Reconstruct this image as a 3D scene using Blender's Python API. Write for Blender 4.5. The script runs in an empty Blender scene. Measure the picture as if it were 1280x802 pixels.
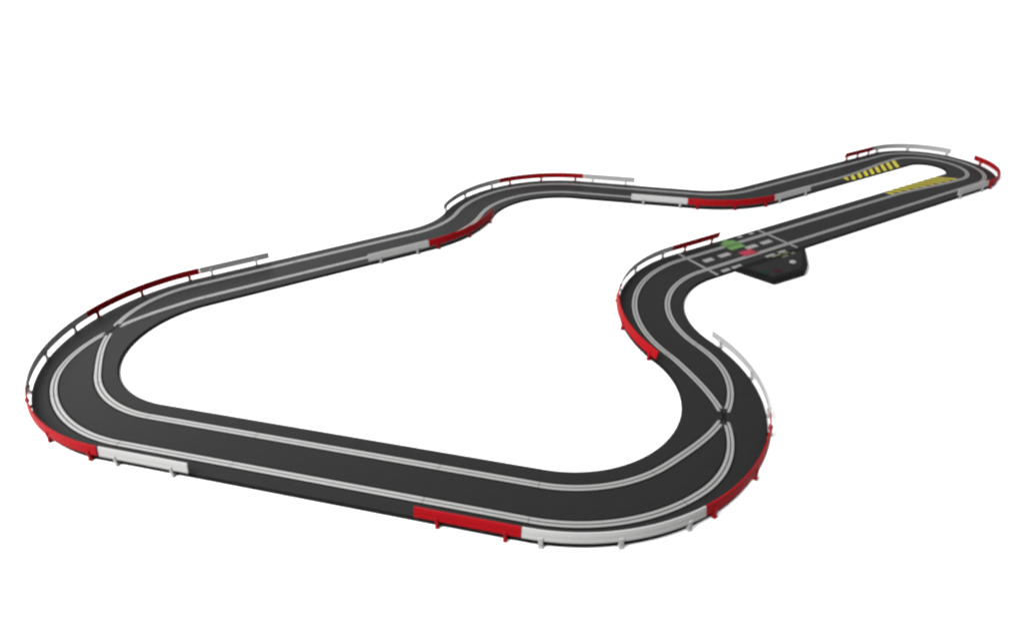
import bpy, bmesh, math, random
from mathutils import Vector, Matrix
random.seed(4)
S = bpy.context.scene
MM = 0.001

# ---------------------------------------------------------------- camera
F_PX, PITCH, CAM_H, ROLL, CY = 836.125, 0.576854, 808.97, -0.005218, 428.51
cam_d = bpy.data.cameras.new('camera')
cam = bpy.data.objects.new('camera', cam_d)
S.collection.objects.link(cam)
S.camera = cam
cam_d.sensor_width = 36.0
cam_d.lens = F_PX / 1280.0 * 36.0
cam_d.shift_y = (CY - 401.0) / 1280.0
cam_d.clip_start = 0.02
cam_d.clip_end = 200.0
cam.matrix_world = (Matrix.Translation((0, 0, CAM_H * MM)) @ Matrix.Rotation(math.pi / 2 - PITCH, 4, 'X')
                    @ Matrix.Rotation(ROLL, 4, 'Z'))

# ---------------------------------------------------------------- light
w = bpy.data.worlds.new('World')
S.world = w
w.use_nodes = True
wn = w.node_tree
w_tc = wn.nodes.new('ShaderNodeTexCoord')          # a white studio dome, brighter on the left than on the right
w_sep = wn.nodes.new('ShaderNodeSeparateXYZ')
w_map = wn.nodes.new('ShaderNodeMapRange')
w_map.interpolation_type = 'SMOOTHSTEP'
for k_, v_ in (('From Min', -0.75), ('From Max', 0.45), ('To Min', 2.6), ('To Max', 0.42)):
    w_map.inputs[k_].default_value = v_
wn.links.new(w_tc.outputs['Generated'], w_sep.inputs[0])
wn.links.new(w_sep.outputs['X'], w_map.inputs['Value'])
wn.links.new(w_map.outputs['Result'], wn.nodes['Background'].inputs['Strength'])
wn.nodes['Background'].inputs['Color'].default_value = (1, 1, 1, 1)


def softbox(name, loc, target, sx, sy, power):
    d = bpy.data.lights.new(name, 'AREA')
    d.shape = 'RECTANGLE'
    d.size, d.size_y, d.energy = sx, sy, power
    d.color = (1.0, 1.0, 1.0)
    o = bpy.data.objects.new(name, d)
    S.collection.objects.link(o)
    o.location = loc
    o.rotation_euler = (Vector(target) - Vector(loc)).to_track_quat('-Z', 'Y').to_euler()
    return o


softbox('key_softbox', (-2.2, -0.5, 3.2), (-0.7, 1.05, 0), 1.6, 1.6, 215)

S.view_settings.view_transform = 'Standard'
S.view_settings.look = 'None'
S.view_settings.exposure = 0.0
S.view_settings.gamma = 1.0
S.render.engine = 'CYCLES'
S.render.resolution_x, S.render.resolution_y = 1024, 641
S.cycles.filter_width = 2.7
S.cycles.diffuse_bounces = 0        # plain catalogue lighting: no light thrown back up by the white board


# ---------------------------------------------------------------- materials
def mat(name, color, rough=0.5, metal=0.0, spec=0.5, noise=0.0, bump=0.0, scale=300.0, coat=0.0):
    m = bpy.data.materials.new(name)
    m.use_nodes = True
    nt = m.node_tree
    b = nt.nodes['Principled BSDF']
    b.inputs['Roughness'].default_value = rough
    b.inputs['Metallic'].default_value = metal
    b.inputs['Specular IOR Level'].default_value = spec
    b.inputs['Coat Weight'].default_value = coat
    b.inputs['Base Color'].default_value = (*color, 1)
    tc = nt.nodes.new('ShaderNodeTexCoord')
    n = nt.nodes.new('ShaderNodeTexNoise')
    n.inputs['Scale'].default_value = scale
    n.inputs['Detail'].default_value = 4
    nt.links.new(tc.outputs['Object'], n.inputs['Vector'])
    if noise:
        n2 = nt.nodes.new('ShaderNodeTexNoise')
        n2.inputs['Scale'].default_value = scale * 0.06
        n2.inputs['Detail'].default_value = 5
        nt.links.new(tc.outputs['Object'], n2.inputs['Vector'])
        mx = nt.nodes.new('ShaderNodeMix')
        mx.data_type = 'RGBA'
        mx.inputs['A'].default_value = (*[c * (1 - noise) for c in color], 1)
        mx.inputs['B'].default_value = (*[min(1, c * (1 + noise)) for c in color], 1)
        nt.links.new(n2.outputs['Fac'], mx.inputs['Factor'])
        nt.links.new(mx.outputs['Result'], b.inputs['Base Color'])
    mr = nt.nodes.new('ShaderNodeMapRange')
    mr.inputs['To Min'].default_value = max(0.02, rough - 0.07)
    mr.inputs['To Max'].default_value = min(1, rough + 0.07)
    nt.links.new(n.outputs['Fac'], mr.inputs['Value'])
    nt.links.new(mr.outputs['Result'], b.inputs['Roughness'])
    if bump:
        bp = nt.nodes.new('ShaderNodeBump')
        bp.inputs['Strength'].default_value = bump
        bp.inputs['Distance'].default_value = 0.0004
        nt.links.new(n.outputs['Fac'], bp.inputs['Height'])
        nt.links.new(bp.outputs['Normal'], b.inputs['Normal'])
    return m


M_FLOOR = mat('white_board', (0.93, 0.93, 0.93), 1.0, spec=0.0)
M_DECK = mat('black_track_plastic', (0.0132, 0.0132, 0.0135), 0.42, spec=0.05, noise=0.12, bump=0.25, scale=900)
M_EDGE = mat('smooth_black_edge_plastic', (0.004, 0.004, 0.004), 0.6, spec=0.03)
M_RAIL = mat('steel_rail', (0.30, 0.30, 0.295), 0.45, metal=0.5, noise=0.08, bump=0.2, scale=1500)
M_RED = mat('red_plastic', (0.25, 0.003, 0.006), 0.55, spec=0.06, noise=0.08, scale=300)
M_WHITE = mat('white_plastic', (0.36, 0.36, 0.355), 0.5, spec=0.12, noise=0.04, scale=300)
M_YEL = mat('yellow_paint', (0.38, 0.33, 0.035), 0.6, spec=0.1, noise=0.12, scale=600)
M_LINE = mat('white_paint', (0.19, 0.187, 0.183), 0.6, spec=0.1, noise=0.12, scale=600)
M_GREEN = mat('green_paint', (0.075, 0.165, 0.05), 0.6, spec=0.1, noise=0.1, scale=600)
M_REDP = mat('red_paint', (0.23, 0.022, 0.038), 0.6, spec=0.1, noise=0.1, scale=600)
M_BOX = mat('black_housing_plastic', (0.006, 0.006, 0.006), 0.6, spec=0.05, noise=0.1, bump=0.3, scale=700)
M_LID = mat('dark_grey_lid_plastic', (0.010, 0.010, 0.010), 0.6, spec=0.1, noise=0.2, bump=0.3, scale=700)
M_KNOB = mat('grey_plastic', (0.22, 0.22, 0.215), 0.5)
M_DRED = mat('dark_red_plastic', (0.022, 0.006, 0.008), 0.6, spec=0.05)
M_DGRN = mat('dark_green_plastic', (0.006, 0.018, 0.010), 0.6, spec=0.05)
M_VENT = mat('olive_grey_plastic', (0.10, 0.10, 0.06), 0.6, spec=0.1)


# ---------------------------------------------------------------- centre line of the circuit (mm)
X0, Y0, H0 = -696.957, 948.11, -0.246544
SEG = [('s', 754.10), ('a', 300.08, 2.33019, 1), ('a', 298.38, 1.55171, -1), ('s', 1280.97),
       ('a', 141.08, 3.147347, 1), ('s', 715.76), ('a', 294.52, 0.779666, -1), ('s', 385.18),
       ('a', 298.05, 1.57239, 1), ('a', 294.07, 0.785327, -1), ('s', 597.52), ('a', 292.25, 2.349991, 1)]


def build_line():
    tab = []
    x, y, h, s = X0, Y0, H0, 0.0
    for g in SEG:
        if g[0] == 's':
            tab.append((s, s + g[1], x, y, h, 0))
            x += g[1] * math.cos(h); y += g[1] * math.sin(h); s += g[1]
        else:
            R, a, sg = g[1:]
            tab.append((s, s + R * a, x, y, h, sg / R))
            cx, cy = x - sg * R * math.sin(h), y + sg * R * math.cos(h)
            h += sg * a
            x, y = cx + sg * R * math.sin(h), cy - sg * R * math.cos(h)
            s += R * a
    return tab, s, (x - X0, y - Y0)


TAB, TOTAL, ERR = build_line()


def pos(s):
    s = s % TOTAL
    for s0, s1, x, y, h, k in TAB:
        if s <= s1 or s1 == TAB[-1][1]:
            d = s - s0
            if k == 0:
                px, py, ph = x + d * math.cos(h), y + d * math.sin(h), h
            else:
                R = 1 / k
                ph = h + d * k
                px, py = x - R * math.sin(h) + R * math.sin(ph), y + R * math.cos(h) - R * math.cos(ph)
            f = s / TOTAL
            return px - ERR[0] * f, py - ERR[1] * f, ph


def P(s, o, z):
    """point at distance s along the circuit, o mm to its left, z mm up (metres out)"""
    x, y, h = pos(s)
    return Vector(((x - o * math.sin(h)) * MM, (y + o * math.cos(h)) * MM, z * MM))


def smooth(t):
    t = max(0, min(1, t))
    return t * t * (3 - 2 * t)


def lanes(s):
    for c in (1219.0, 6503.0):
        if abs(s - c) < 234.4:
            t = max(-1, min(1, (c - s) / 195.0))
            a = 39 * math.sin(t * math.pi / 2)
            return a, -a
    if 2847 <= s <= 3197: return 39 - 26 * smooth((s - 2847) / 350), -39.5
    if 3197 <= s <= 3641: return 13.0, -39.5
    if 3641 <= s <= 3991: return 13 + 26 * smooth((s - 3641) / 350), -39.5
    return 39.0, -39.0


def samples(s0, s1, step):
    n = max(1, int(math.ceil((s1 - s0) / step)))
    return [s0 + (s1 - s0) * i / n for i in range(n + 1)]


# ---------------------------------------------------------------- helpers
def link(name, bm, m, parent=None, smooth_shade=False):
    me = bpy.data.meshes.new(name)
    bmesh.ops.recalc_face_normals(bm, faces=bm.faces[:])
    bm.to_mesh(me)
    bm.free()
    me.materials.append(m)
    if smooth_shade:
        for p in me.polygons: p.use_smooth = True
    o = bpy.data.objects.new(name, me)
    S.collection.objects.link(o)
    if parent: o.parent = parent
    return o


def empty(name, label, cat, group=None, loc=(0, 0, 0)):
    o = bpy.data.objects.new(name, None)
    o.empty_display_size = 0.02
    S.collection.objects.link(o)
    o.location = loc
    o['label'] = label
    o['category'] = cat
    if group: o['group'] = group
    return o


def sweep(rings, closed_profile=True, caps=True):
    bm = bmesh.new()
    vs = [[bm.verts.new(p) for p in r] for r in rings]
    n = len(vs[0])
    for a, b in zip(vs, vs[1:]):
        for i in range(n if closed_profile else n - 1):
            j = (i + 1) % n
            bm.faces.new((a[i], a[j], b[j], b[i]))
    if caps and closed_profile:
        bm.faces.new(vs[0]); bm.faces.new(list(reversed(vs[-1])))
    return bm


def rel(bm, origin):
    bmesh.ops.translate(bm, vec=-Vector(origin), verts=bm.verts[:])
    return bm


def block(s0, s1, o0, o1, z0, z1, bevel=0.0, step=20):
    """a block whose long sides follow the track"""
    rings = [[P(s, o0, z0), P(s, o0, z1), P(s, o1, z1), P(s, o1, z0)] for s in samples(s0, s1, step)]
    bm = sweep(rings)
    if bevel:
        es = [e for e in bm.edges if len(e.link_faces) == 2 and e.calc_face_angle(0) > 0.6]
        bmesh.ops.bevel(bm, geom=es, offset=bevel * MM, segments=2, affect='EDGES')
    return bm


# ---------------------------------------------------------------- the white surface
bm = bmesh.new()
bmesh.ops.create_grid(bm, x_segments=1, y_segments=1, size=30.0)
fl = link('tabletop', bm, M_FLOOR)
fl['kind'] = 'structure'

# ---------------------------------------------------------------- the circuit
track = empty('slot_car_track', 'closed two-lane black plastic slot racing circuit with light metal rails winding over the white surface', 'race track')

HALF, TOP = 78.0, 7.0


def deck_ring(s):
    a, b = lanes(s)
    hi, lo = max(a, b), min(a, b)
    w_ = 1.0
    m0, m1, zm = lo + w_, hi - w_, TOP
    if m1 - m0 < 0.3:
        mid = (hi + lo) / 2
        m0, m1, zm = mid - 0.05, mid + 0.05, 2.0
    # a narrow groove runs along the outer side of every rail, except close to a crossing
    g = smooth((hi - lo - 21.5) / 3.0)
    gz = TOP - 3.0 * g
    gi = TOP - 3.0 * g if zm == TOP else zm
    if g > 0: i0, i1 = lo + 6.6, hi - 6.6
    else: i0, i1 = m0 + (m1 - m0) * 0.1, m1 - (m1 - m0) * 0.1
    if g == 0:
        q = (m1 - m0) / 8
        return [P(s, o, z) for o, z in (
            (-HALF, 0.2), (-HALF, TOP - 1.6), (-HALF + 2.6, TOP), (lo - 9.4, TOP), (lo - 9.0, TOP), (lo - 6.8, TOP), (lo - 6.6, TOP),
            (lo - w_, TOP), (lo - w_, 2.0), (m0, 2.0), (m0, zm)) + tuple((m0 + q * (k + 0.5), zm) for k in range(8)) + (
            (m1, zm), (m1, 2.0), (hi + w_, 2.0), (hi + w_, TOP), (hi + 6.6, TOP), (hi + 6.8, TOP), (hi + 9.0, TOP), (hi + 9.4, TOP),
            (HALF - 2.6, TOP), (HALF, TOP - 1.6), (HALF, 0.2))]
    return [P(s, o, z) for o, z in (
        (-HALF, 0.2), (-HALF, TOP - 1.6), (-HALF + 2.6, TOP), (lo - 9.4, TOP), (lo - 9.0, gz), (lo - 6.8, gz), (lo - 6.6, TOP), (lo - w_, TOP), (lo - w_, 2.0), (m0, 2.0), (m0, zm),
        (i0, zm), (i0 + .2, gi), (i0 + 2.4, gi), (i0 + 2.8, zm), (i1 - 2.8, zm), (i1 - 2.4, gi), (i1 - .2, gi), (i1, zm),
        (m1, zm), (m1, 2.0), (hi + w_, 2.0), (hi + w_, TOP), (hi + 6.6, TOP), (hi + 6.8, gz), (hi + 9.0, gz), (hi + 9.4, TOP), (HALF - 2.6, TOP), (HALF, TOP - 1.6), (HALF, 0.2))]


def rail_pieces(s0, s1, lane, side):
    """runs of s in which this rail exists (it stops short of a crossing)"""
    run, out = [], []
    for s in samples(s0 + 0.5, s1 - 0.5, 5):
        a, b = lanes(s)
        mine, other = (a, b) if lane == 0 else (b, a)
        facing = (other - mine) * side > 0
        if abs(a - b) > (13.2 if facing else 8.0):
            run.append(s)
        else:
            if len(run) > 1: out.append(run)
            run = []
    if len(run) > 1: out.append(run)
    return out


SECTIONS = [(0, 229, 'straight'), (229, 579, 'straight'), (579, 754.1, 'straight'), (754.1, 985, 'curve'),
            (985, 1453.33, 'crossover'), (1453.33, 1684.8, 'curve'), (1684.8, 1916.34, 'curve'),
            (1916.34, 2266, 'start'), (2266, 2616, 'straight'), (2616, 2847, 'straight'),
            (2847, 3197.3, 'taper'), (3197.3, 3419.3, 'curve'), (3419.3, 3641.3, 'curve'), (3641.3, 3991, 'taper'),
            (3991, 4357.1, 'straight'), (4357.1, 4586.7, 'curve'), (4586.7, 4971.9, 'straight'),
            (4971.9, 5206.2, 'curve'), (5206.2, 5440.5, 'curve'), (5440.5, 5671.5, 'curve'),
            (5671.5, 6021, 'straight'), (6021, 6269.0, 'straight'), (6269.0, 6737, 'crossover'),
            (6737, TOTAL, 'curve')]
NAMES = {'straight': 'straight_section', 'curve': 'curved_section', 'crossover': 'crossover_section',
         'start': 'start_section', 'taper': 'narrowing_section'}
sec_obj = {}
for s0, s1, kind in SECTIONS:
    step = 400 if kind == 'straight' else (5 if kind == 'crossover' else 9)
    if kind == 'start': step = 400
    ss = samples(s0 + 0.03, s1 - 0.03, step)
    so = link(NAMES[kind], sweep([deck_ring(s) for s in ss]), M_DECK, track)
    so.data.materials.append(M_EDGE)
    for p in so.data.polygons:      # outer walls, slots and grooves are the smooth plastic, the driving surface is textured
        if min(so.data.vertices[v].co.z for v in p.vertices) < (TOP - 0.5) * MM: p.material_index = 1
    sec_obj[(s0, kind)] = so
    for lane in (0, 1):
        for side in (-1, 1):
            for run in rail_pieces(s0, s1, lane, side):
                rings = []
                for s in run:
                    o = lanes(s)[lane]
                    o0, o1 = o + side * 1.05, o + side * 6.1
                    rings.append([P(s, o0, TOP - 1), P(s, o0, TOP + 0.2), P(s, o0 + side * 0.5, TOP + 0.4),
                                  P(s, o1 - side * 0.5, TOP + 0.4), P(s, o1, TOP + 0.2), P(s, o1, TOP - 1)])
                link('rail', sweep(rings), M_RAIL, so)

# yellow slanted stripes on the inner border of the two narrowing sections
for (s0, kind), so in list(sec_obj.items()):
    if kind != 'taper': continue
    bm = bmesh.new()
    fwd = s0 > 3400
    for k in range(9):
        pts = []
        for ua in (10 + 39 * k, 10 + 39 * k + 20):
            row = []
            for i in range(7):
                t = i / 6
                sa = 3641.3 + ua if fwd else 3197.3 - ua
                lane_o = lanes(sa)[0] + 8.5
                o = lane_o + t * (77 - lane_o)
                u = min(ua + (o - lane_o) * 1.0, 348.5)
                s = 3641.3 + u if fwd else 3197.3 - u
                row.append(P(s, o, TOP + 0.35))
            pts.append(row)
        va = [bm.verts.new(p) for p in pts[0]]
        vb = [bm.verts.new(p) for p in pts[1]]
        for i in range(6):
            bm.faces.new((va[i], va[i + 1], vb[i + 1], vb[i]))
    bmesh.ops.remove_doubles(bm, verts=bm.verts[:], dist=1e-6)
    bmesh.ops.dissolve_degenerate(bm, edges=bm.edges[:], dist=1e-6)
    for f in bm.faces:
        f.normal_update()
        if f.normal.z < 0: f.normal_flip()
    link('hazard_stripes', bm, M_YEL, so)

# painted markings and coloured pads on the start section
start = sec_obj[(1916.34, 'start')]


def paint(name, s0, s1, o0, o1, m, z=0.3):
    return link(name, block(s0, s1, o0, o1, TOP - 0.5, TOP + z), m, start)


for sc in (1938, 2250):
    for o0, o1 in ((-77, -47), (-31, 31), (47, 77)):
        paint('white_line', sc - 3.5, sc + 3.5, o0, o1, M_LINE)
for a, b in ((1962, 1999), (2018, 2062), (2122, 2168), (2182, 2226)):
    paint('grid_box', a + 2, b - 2, -8, 8, M_LINE)
for a, b in ((1962, 1990), (2000, 2034), (2128, 2162), (2178, 2206)):
    paint('grid_box', a, b, -73, -62, M_LINE)
for a, b in ((2160, 2176), (2206, 2222)):
    paint('grid_box', a, b, 60, 70, M_LINE)
paint('green_marker', 2080, 2134, 12, 30, M_GREEN)
paint('green_marker', 2084, 2132, 47, 60, M_GREEN)
paint('green_marker', 2100, 2120, 60.5, 76, M_GREEN)
paint('red_marker', 2084, 2130, -30, -8, M_REDP)


def cover(s0, s1, o0, o1, m, name):
    return link(name, block(s0, s1, o0, o1, TOP - 0.4, TOP + 1.3), m, start)


for o0, o1 in ((32.0, 37.0), (41.0, 46.0)):
    cover(2078, 2136, o0, o1, M_GREEN, 'green_marker')
cover(2080, 2132, -37.0, -32.0, M_REDP, 'red_marker')

# ---------------------------------------------------------------- power base
ORG = P(2120, -130, 0)
pb = bpy.data.objects.new('power_base', None)
S.collection.objects.link(pb)
pb.parent = track
poly = [(2000, -78.6), (2030, -183), (2138, -188), (2178, -164), (2254, -92), (2258, -78.6)]


def prism(poly, z0, z1, bev=2.0, seg=2):
    bm = bmesh.new()
    lo = [bm.verts.new(P(s, o, z0)) for s, o in poly]
    hi = [bm.verts.new(P(s, o, z1)) for s, o in poly]
    n = len(poly)
    for i in range(n):
        bm.faces.new((lo[i], lo[(i + 1) % n], hi[(i + 1) % n], hi[i]))
    bm.faces.new(hi); bm.faces.new(lo)
    if bev:
        es = [e for e in bm.edges if e.verts[0] in hi or e.verts[1] in hi]
        bmesh.ops.bevel(bm, geom=es, offset=bev * MM, segments=seg, affect='EDGES')
    return bm


link('housing', prism(poly, 0.2, 15.0, 2.5), M_BOX, pb)
inner_poly = [(2016, -100), (2040, -170), (2132, -174), (2166, -154), (2232, -100)]
link('lid', prism(inner_poly, 14.0, 16.0, 1.0), M_LID, pb)


def disc(name, s, o, r, z0, z1, m, bev=0.6):
    bm = bmesh.new()
    c = P(s, o, 0)
    bmesh.ops.create_cone(bm, cap_ends=True, segments=32, radius1=r * MM, radius2=r * MM, depth=(z1 - z0) * MM)
    bmesh.ops.translate(bm, vec=(c.x, c.y, (z0 + z1) / 2 * MM), verts=bm.verts[:])
    es = [e for e in bm.edges if e.calc_face_angle(0) > 0.6]
    bmesh.ops.bevel(bm, geom=es, offset=bev * MM, segments=2, affect='EDGES')
    return link(name, bm, m, pb)


disc('knob', 2146, -139, 8.5, 15.6, 19.5, M_KNOB, 1.2)
disc('socket', 2040, -140, 12, 15.6, 16.6, M_DGRN)
disc('socket', 2074, -152, 12, 15.6, 16.6, M_DRED)
for a, b, o0, o1 in ((2128, 2160, -90, -84), (2168, 2188, -92, -86), (2150, 2172, -105, -99), (2188, 2200, -104, -96)):
    link('vent', block(a, b, o0, o1, 14.0, 16.4), M_VENT, pb)

# ---------------------------------------------------------------- barriers
# rail profile: (distance from centre line, height); leans outward at the foot
RAIL_PROFILE = [(82.9, 14.6), (83.4, 15.4), (82.9, 18.6), (82.2, 20.6), (81.6, 24.0), (81.0, 27.6), (80.3, 29.4), (79.6, 32.6),
                (78.6, 33.4), (77.2, 33.0), (78.4, 28.4), (79.8, 20.6), (80.6, 14.6)]


def barrier(label, s0, s1, side, color, posts, off=0.0):
    m = M_RED if color == 'red' else M_WHITE
    base = P((s0 + s1) / 2, side * (84 + off), 0)
    root = empty('crash_barrier', label, 'barrier', None, base)
    root['group'] = '%s crash barriers clipped along the track edge' % color
    ss = samples(s0 + 0.6, s1 - 0.6, 8)
    bm = sweep([[P(s, side * (o + off), z) for o, z in RAIL_PROFILE] for s in ss])
    link('rail', rel(bm, base), m, root)
    for sp in posts:
        pm = bmesh.new()
        for (o0, o1, z0, z1, hw) in ((78.3, 86.2, 0.3, 3.6, 3.2), (80.6, 84.6, 3.0, 21.5, 2.8), (77.6, 80.4, 13.5, 24.0, 2.2)):
            q = [P(sp + ds, side * (o + off), z) for ds in (-hw, hw) for o in (o0, o1) for z in (z0, z1)]
            v = [pm.verts.new(x) for x in q]
            for f in ((0, 1, 3, 2), (4, 6, 7, 5), (0, 4, 5, 1), (2, 3, 7, 6), (0, 2, 6, 4), (1, 5, 7, 3)):
                pm.faces.new([v[i] for i in f])
        bmesh.ops.recalc_face_normals(pm, faces=pm.faces[:])
        es = [e for e in pm.edges if e.calc_face_angle(0) > 0.6]
        bmesh.ops.bevel(pm, geom=es, offset=0.5 * MM, segments=1, affect='EDGES')
        link('post', rel(pm, base), m, root)
    return root


T_ = TOTAL
BARRIERS = [
    ('straight white barrier at the upper left, its free end nearest the long back straight', 6079, 6257, -1, 'white', (6115, 6229)),
    ('dark red barrier curving along the outer edge beyond the left crossover', 6257, 6486, -1, 'red', (6281, 6373, 6464)),
    ('curved white barrier between two red ones round the left bend', 6486, 6721, -1, 'white', (6518, 6602, 6700)),
    ('curved red barrier at the bottom left corner of the circuit', 6721, T_ - 2, -1, 'red', (6742, 6851, 6938)),
    ('straight white barrier following the bottom left red one along the front straight', 0, 178, -1, 'white', (32, 144)),
    ('straight red barrier on the near edge of the front straight', 580, 752, -1, 'red', (618, 727)),
    ('curved white barrier lowest in the picture, right after the straight red one', 752, 987, -1, 'white', (776, 871, 962)),
    ('curved red barrier on the outside of the right bend beside the right crossover', 987, 1221, -1, 'red', (1003, 1100, 1200)),
    ('thin curved white barrier with a free end above the right crossover', 1221, 1453, -1, 'white', (1243, 1337, 1431)),
    ('short straight white barrier on the near edge just before the far right hairpin', 3005, 3180, -1, 'white', (3022, 3150)),
    ('red barrier wrapping the far right tip of the hairpin', 3180, 3392, -1, 'red', (3200, 3290, 3372)),
    ('curved pale barrier round the top of the far right hairpin', 3447, 3641, -1, 'white', (3455, 3541, 3622)),
    ('short straight red barrier at the top right, left of the pale hairpin barrier', 3641, 3808, -1, 'red', (3660, 3726, 3790)),
    ('straight pale barrier ending in the open, right of the red one at the top middle', 4789, 4966, -1, 'white', (4820, 4934)),
    ('dark red barrier over the outer edge of the top middle bend', 4966, 5206, -1, 'red', (4990, 5084, 5174)),
    ('curved white barrier dropping down left from the red one at the top middle', 5206, 5444, -1, 'white', (5230, 5326, 5424)),
    ('short white barrier on the inner edge right of the wide dark red one', 4205, 4373, 1, 'white', (4226, 4352)),
    ('wide dark red barrier on the inner edge of the shallow bend at the top', 4373, 4609, 1, 'red', (4400, 4486, 4579)),
    ('white barrier on the inner edge left of the wide dark red one', 4609, 4787, 1, 'white', (4631, 4747)),
    ('slanting red barrier inside the loop below the top middle bend', 5445, 5679, 1, 'red', (5470, 5565, 5655)),
    ('white barrier inside the loop at the lower end of the slanting red one', 5679, 5858, 1, 'white', (5715, 5824)),
    ('straight dark red barrier beside the start grid', 1922, 2100, 1, 'red', (1972, 2074)),
    ('curved white barrier above left of the start grid', 1690, 1922, 1, 'white', (1712, 1800, 1896)),
    ('red barrier down the left side of the middle S bend', 1441, 1690, 1, 'red', (1465, 1566, 1668)),
]
for b in BARRIERS:
    barrier(*b)
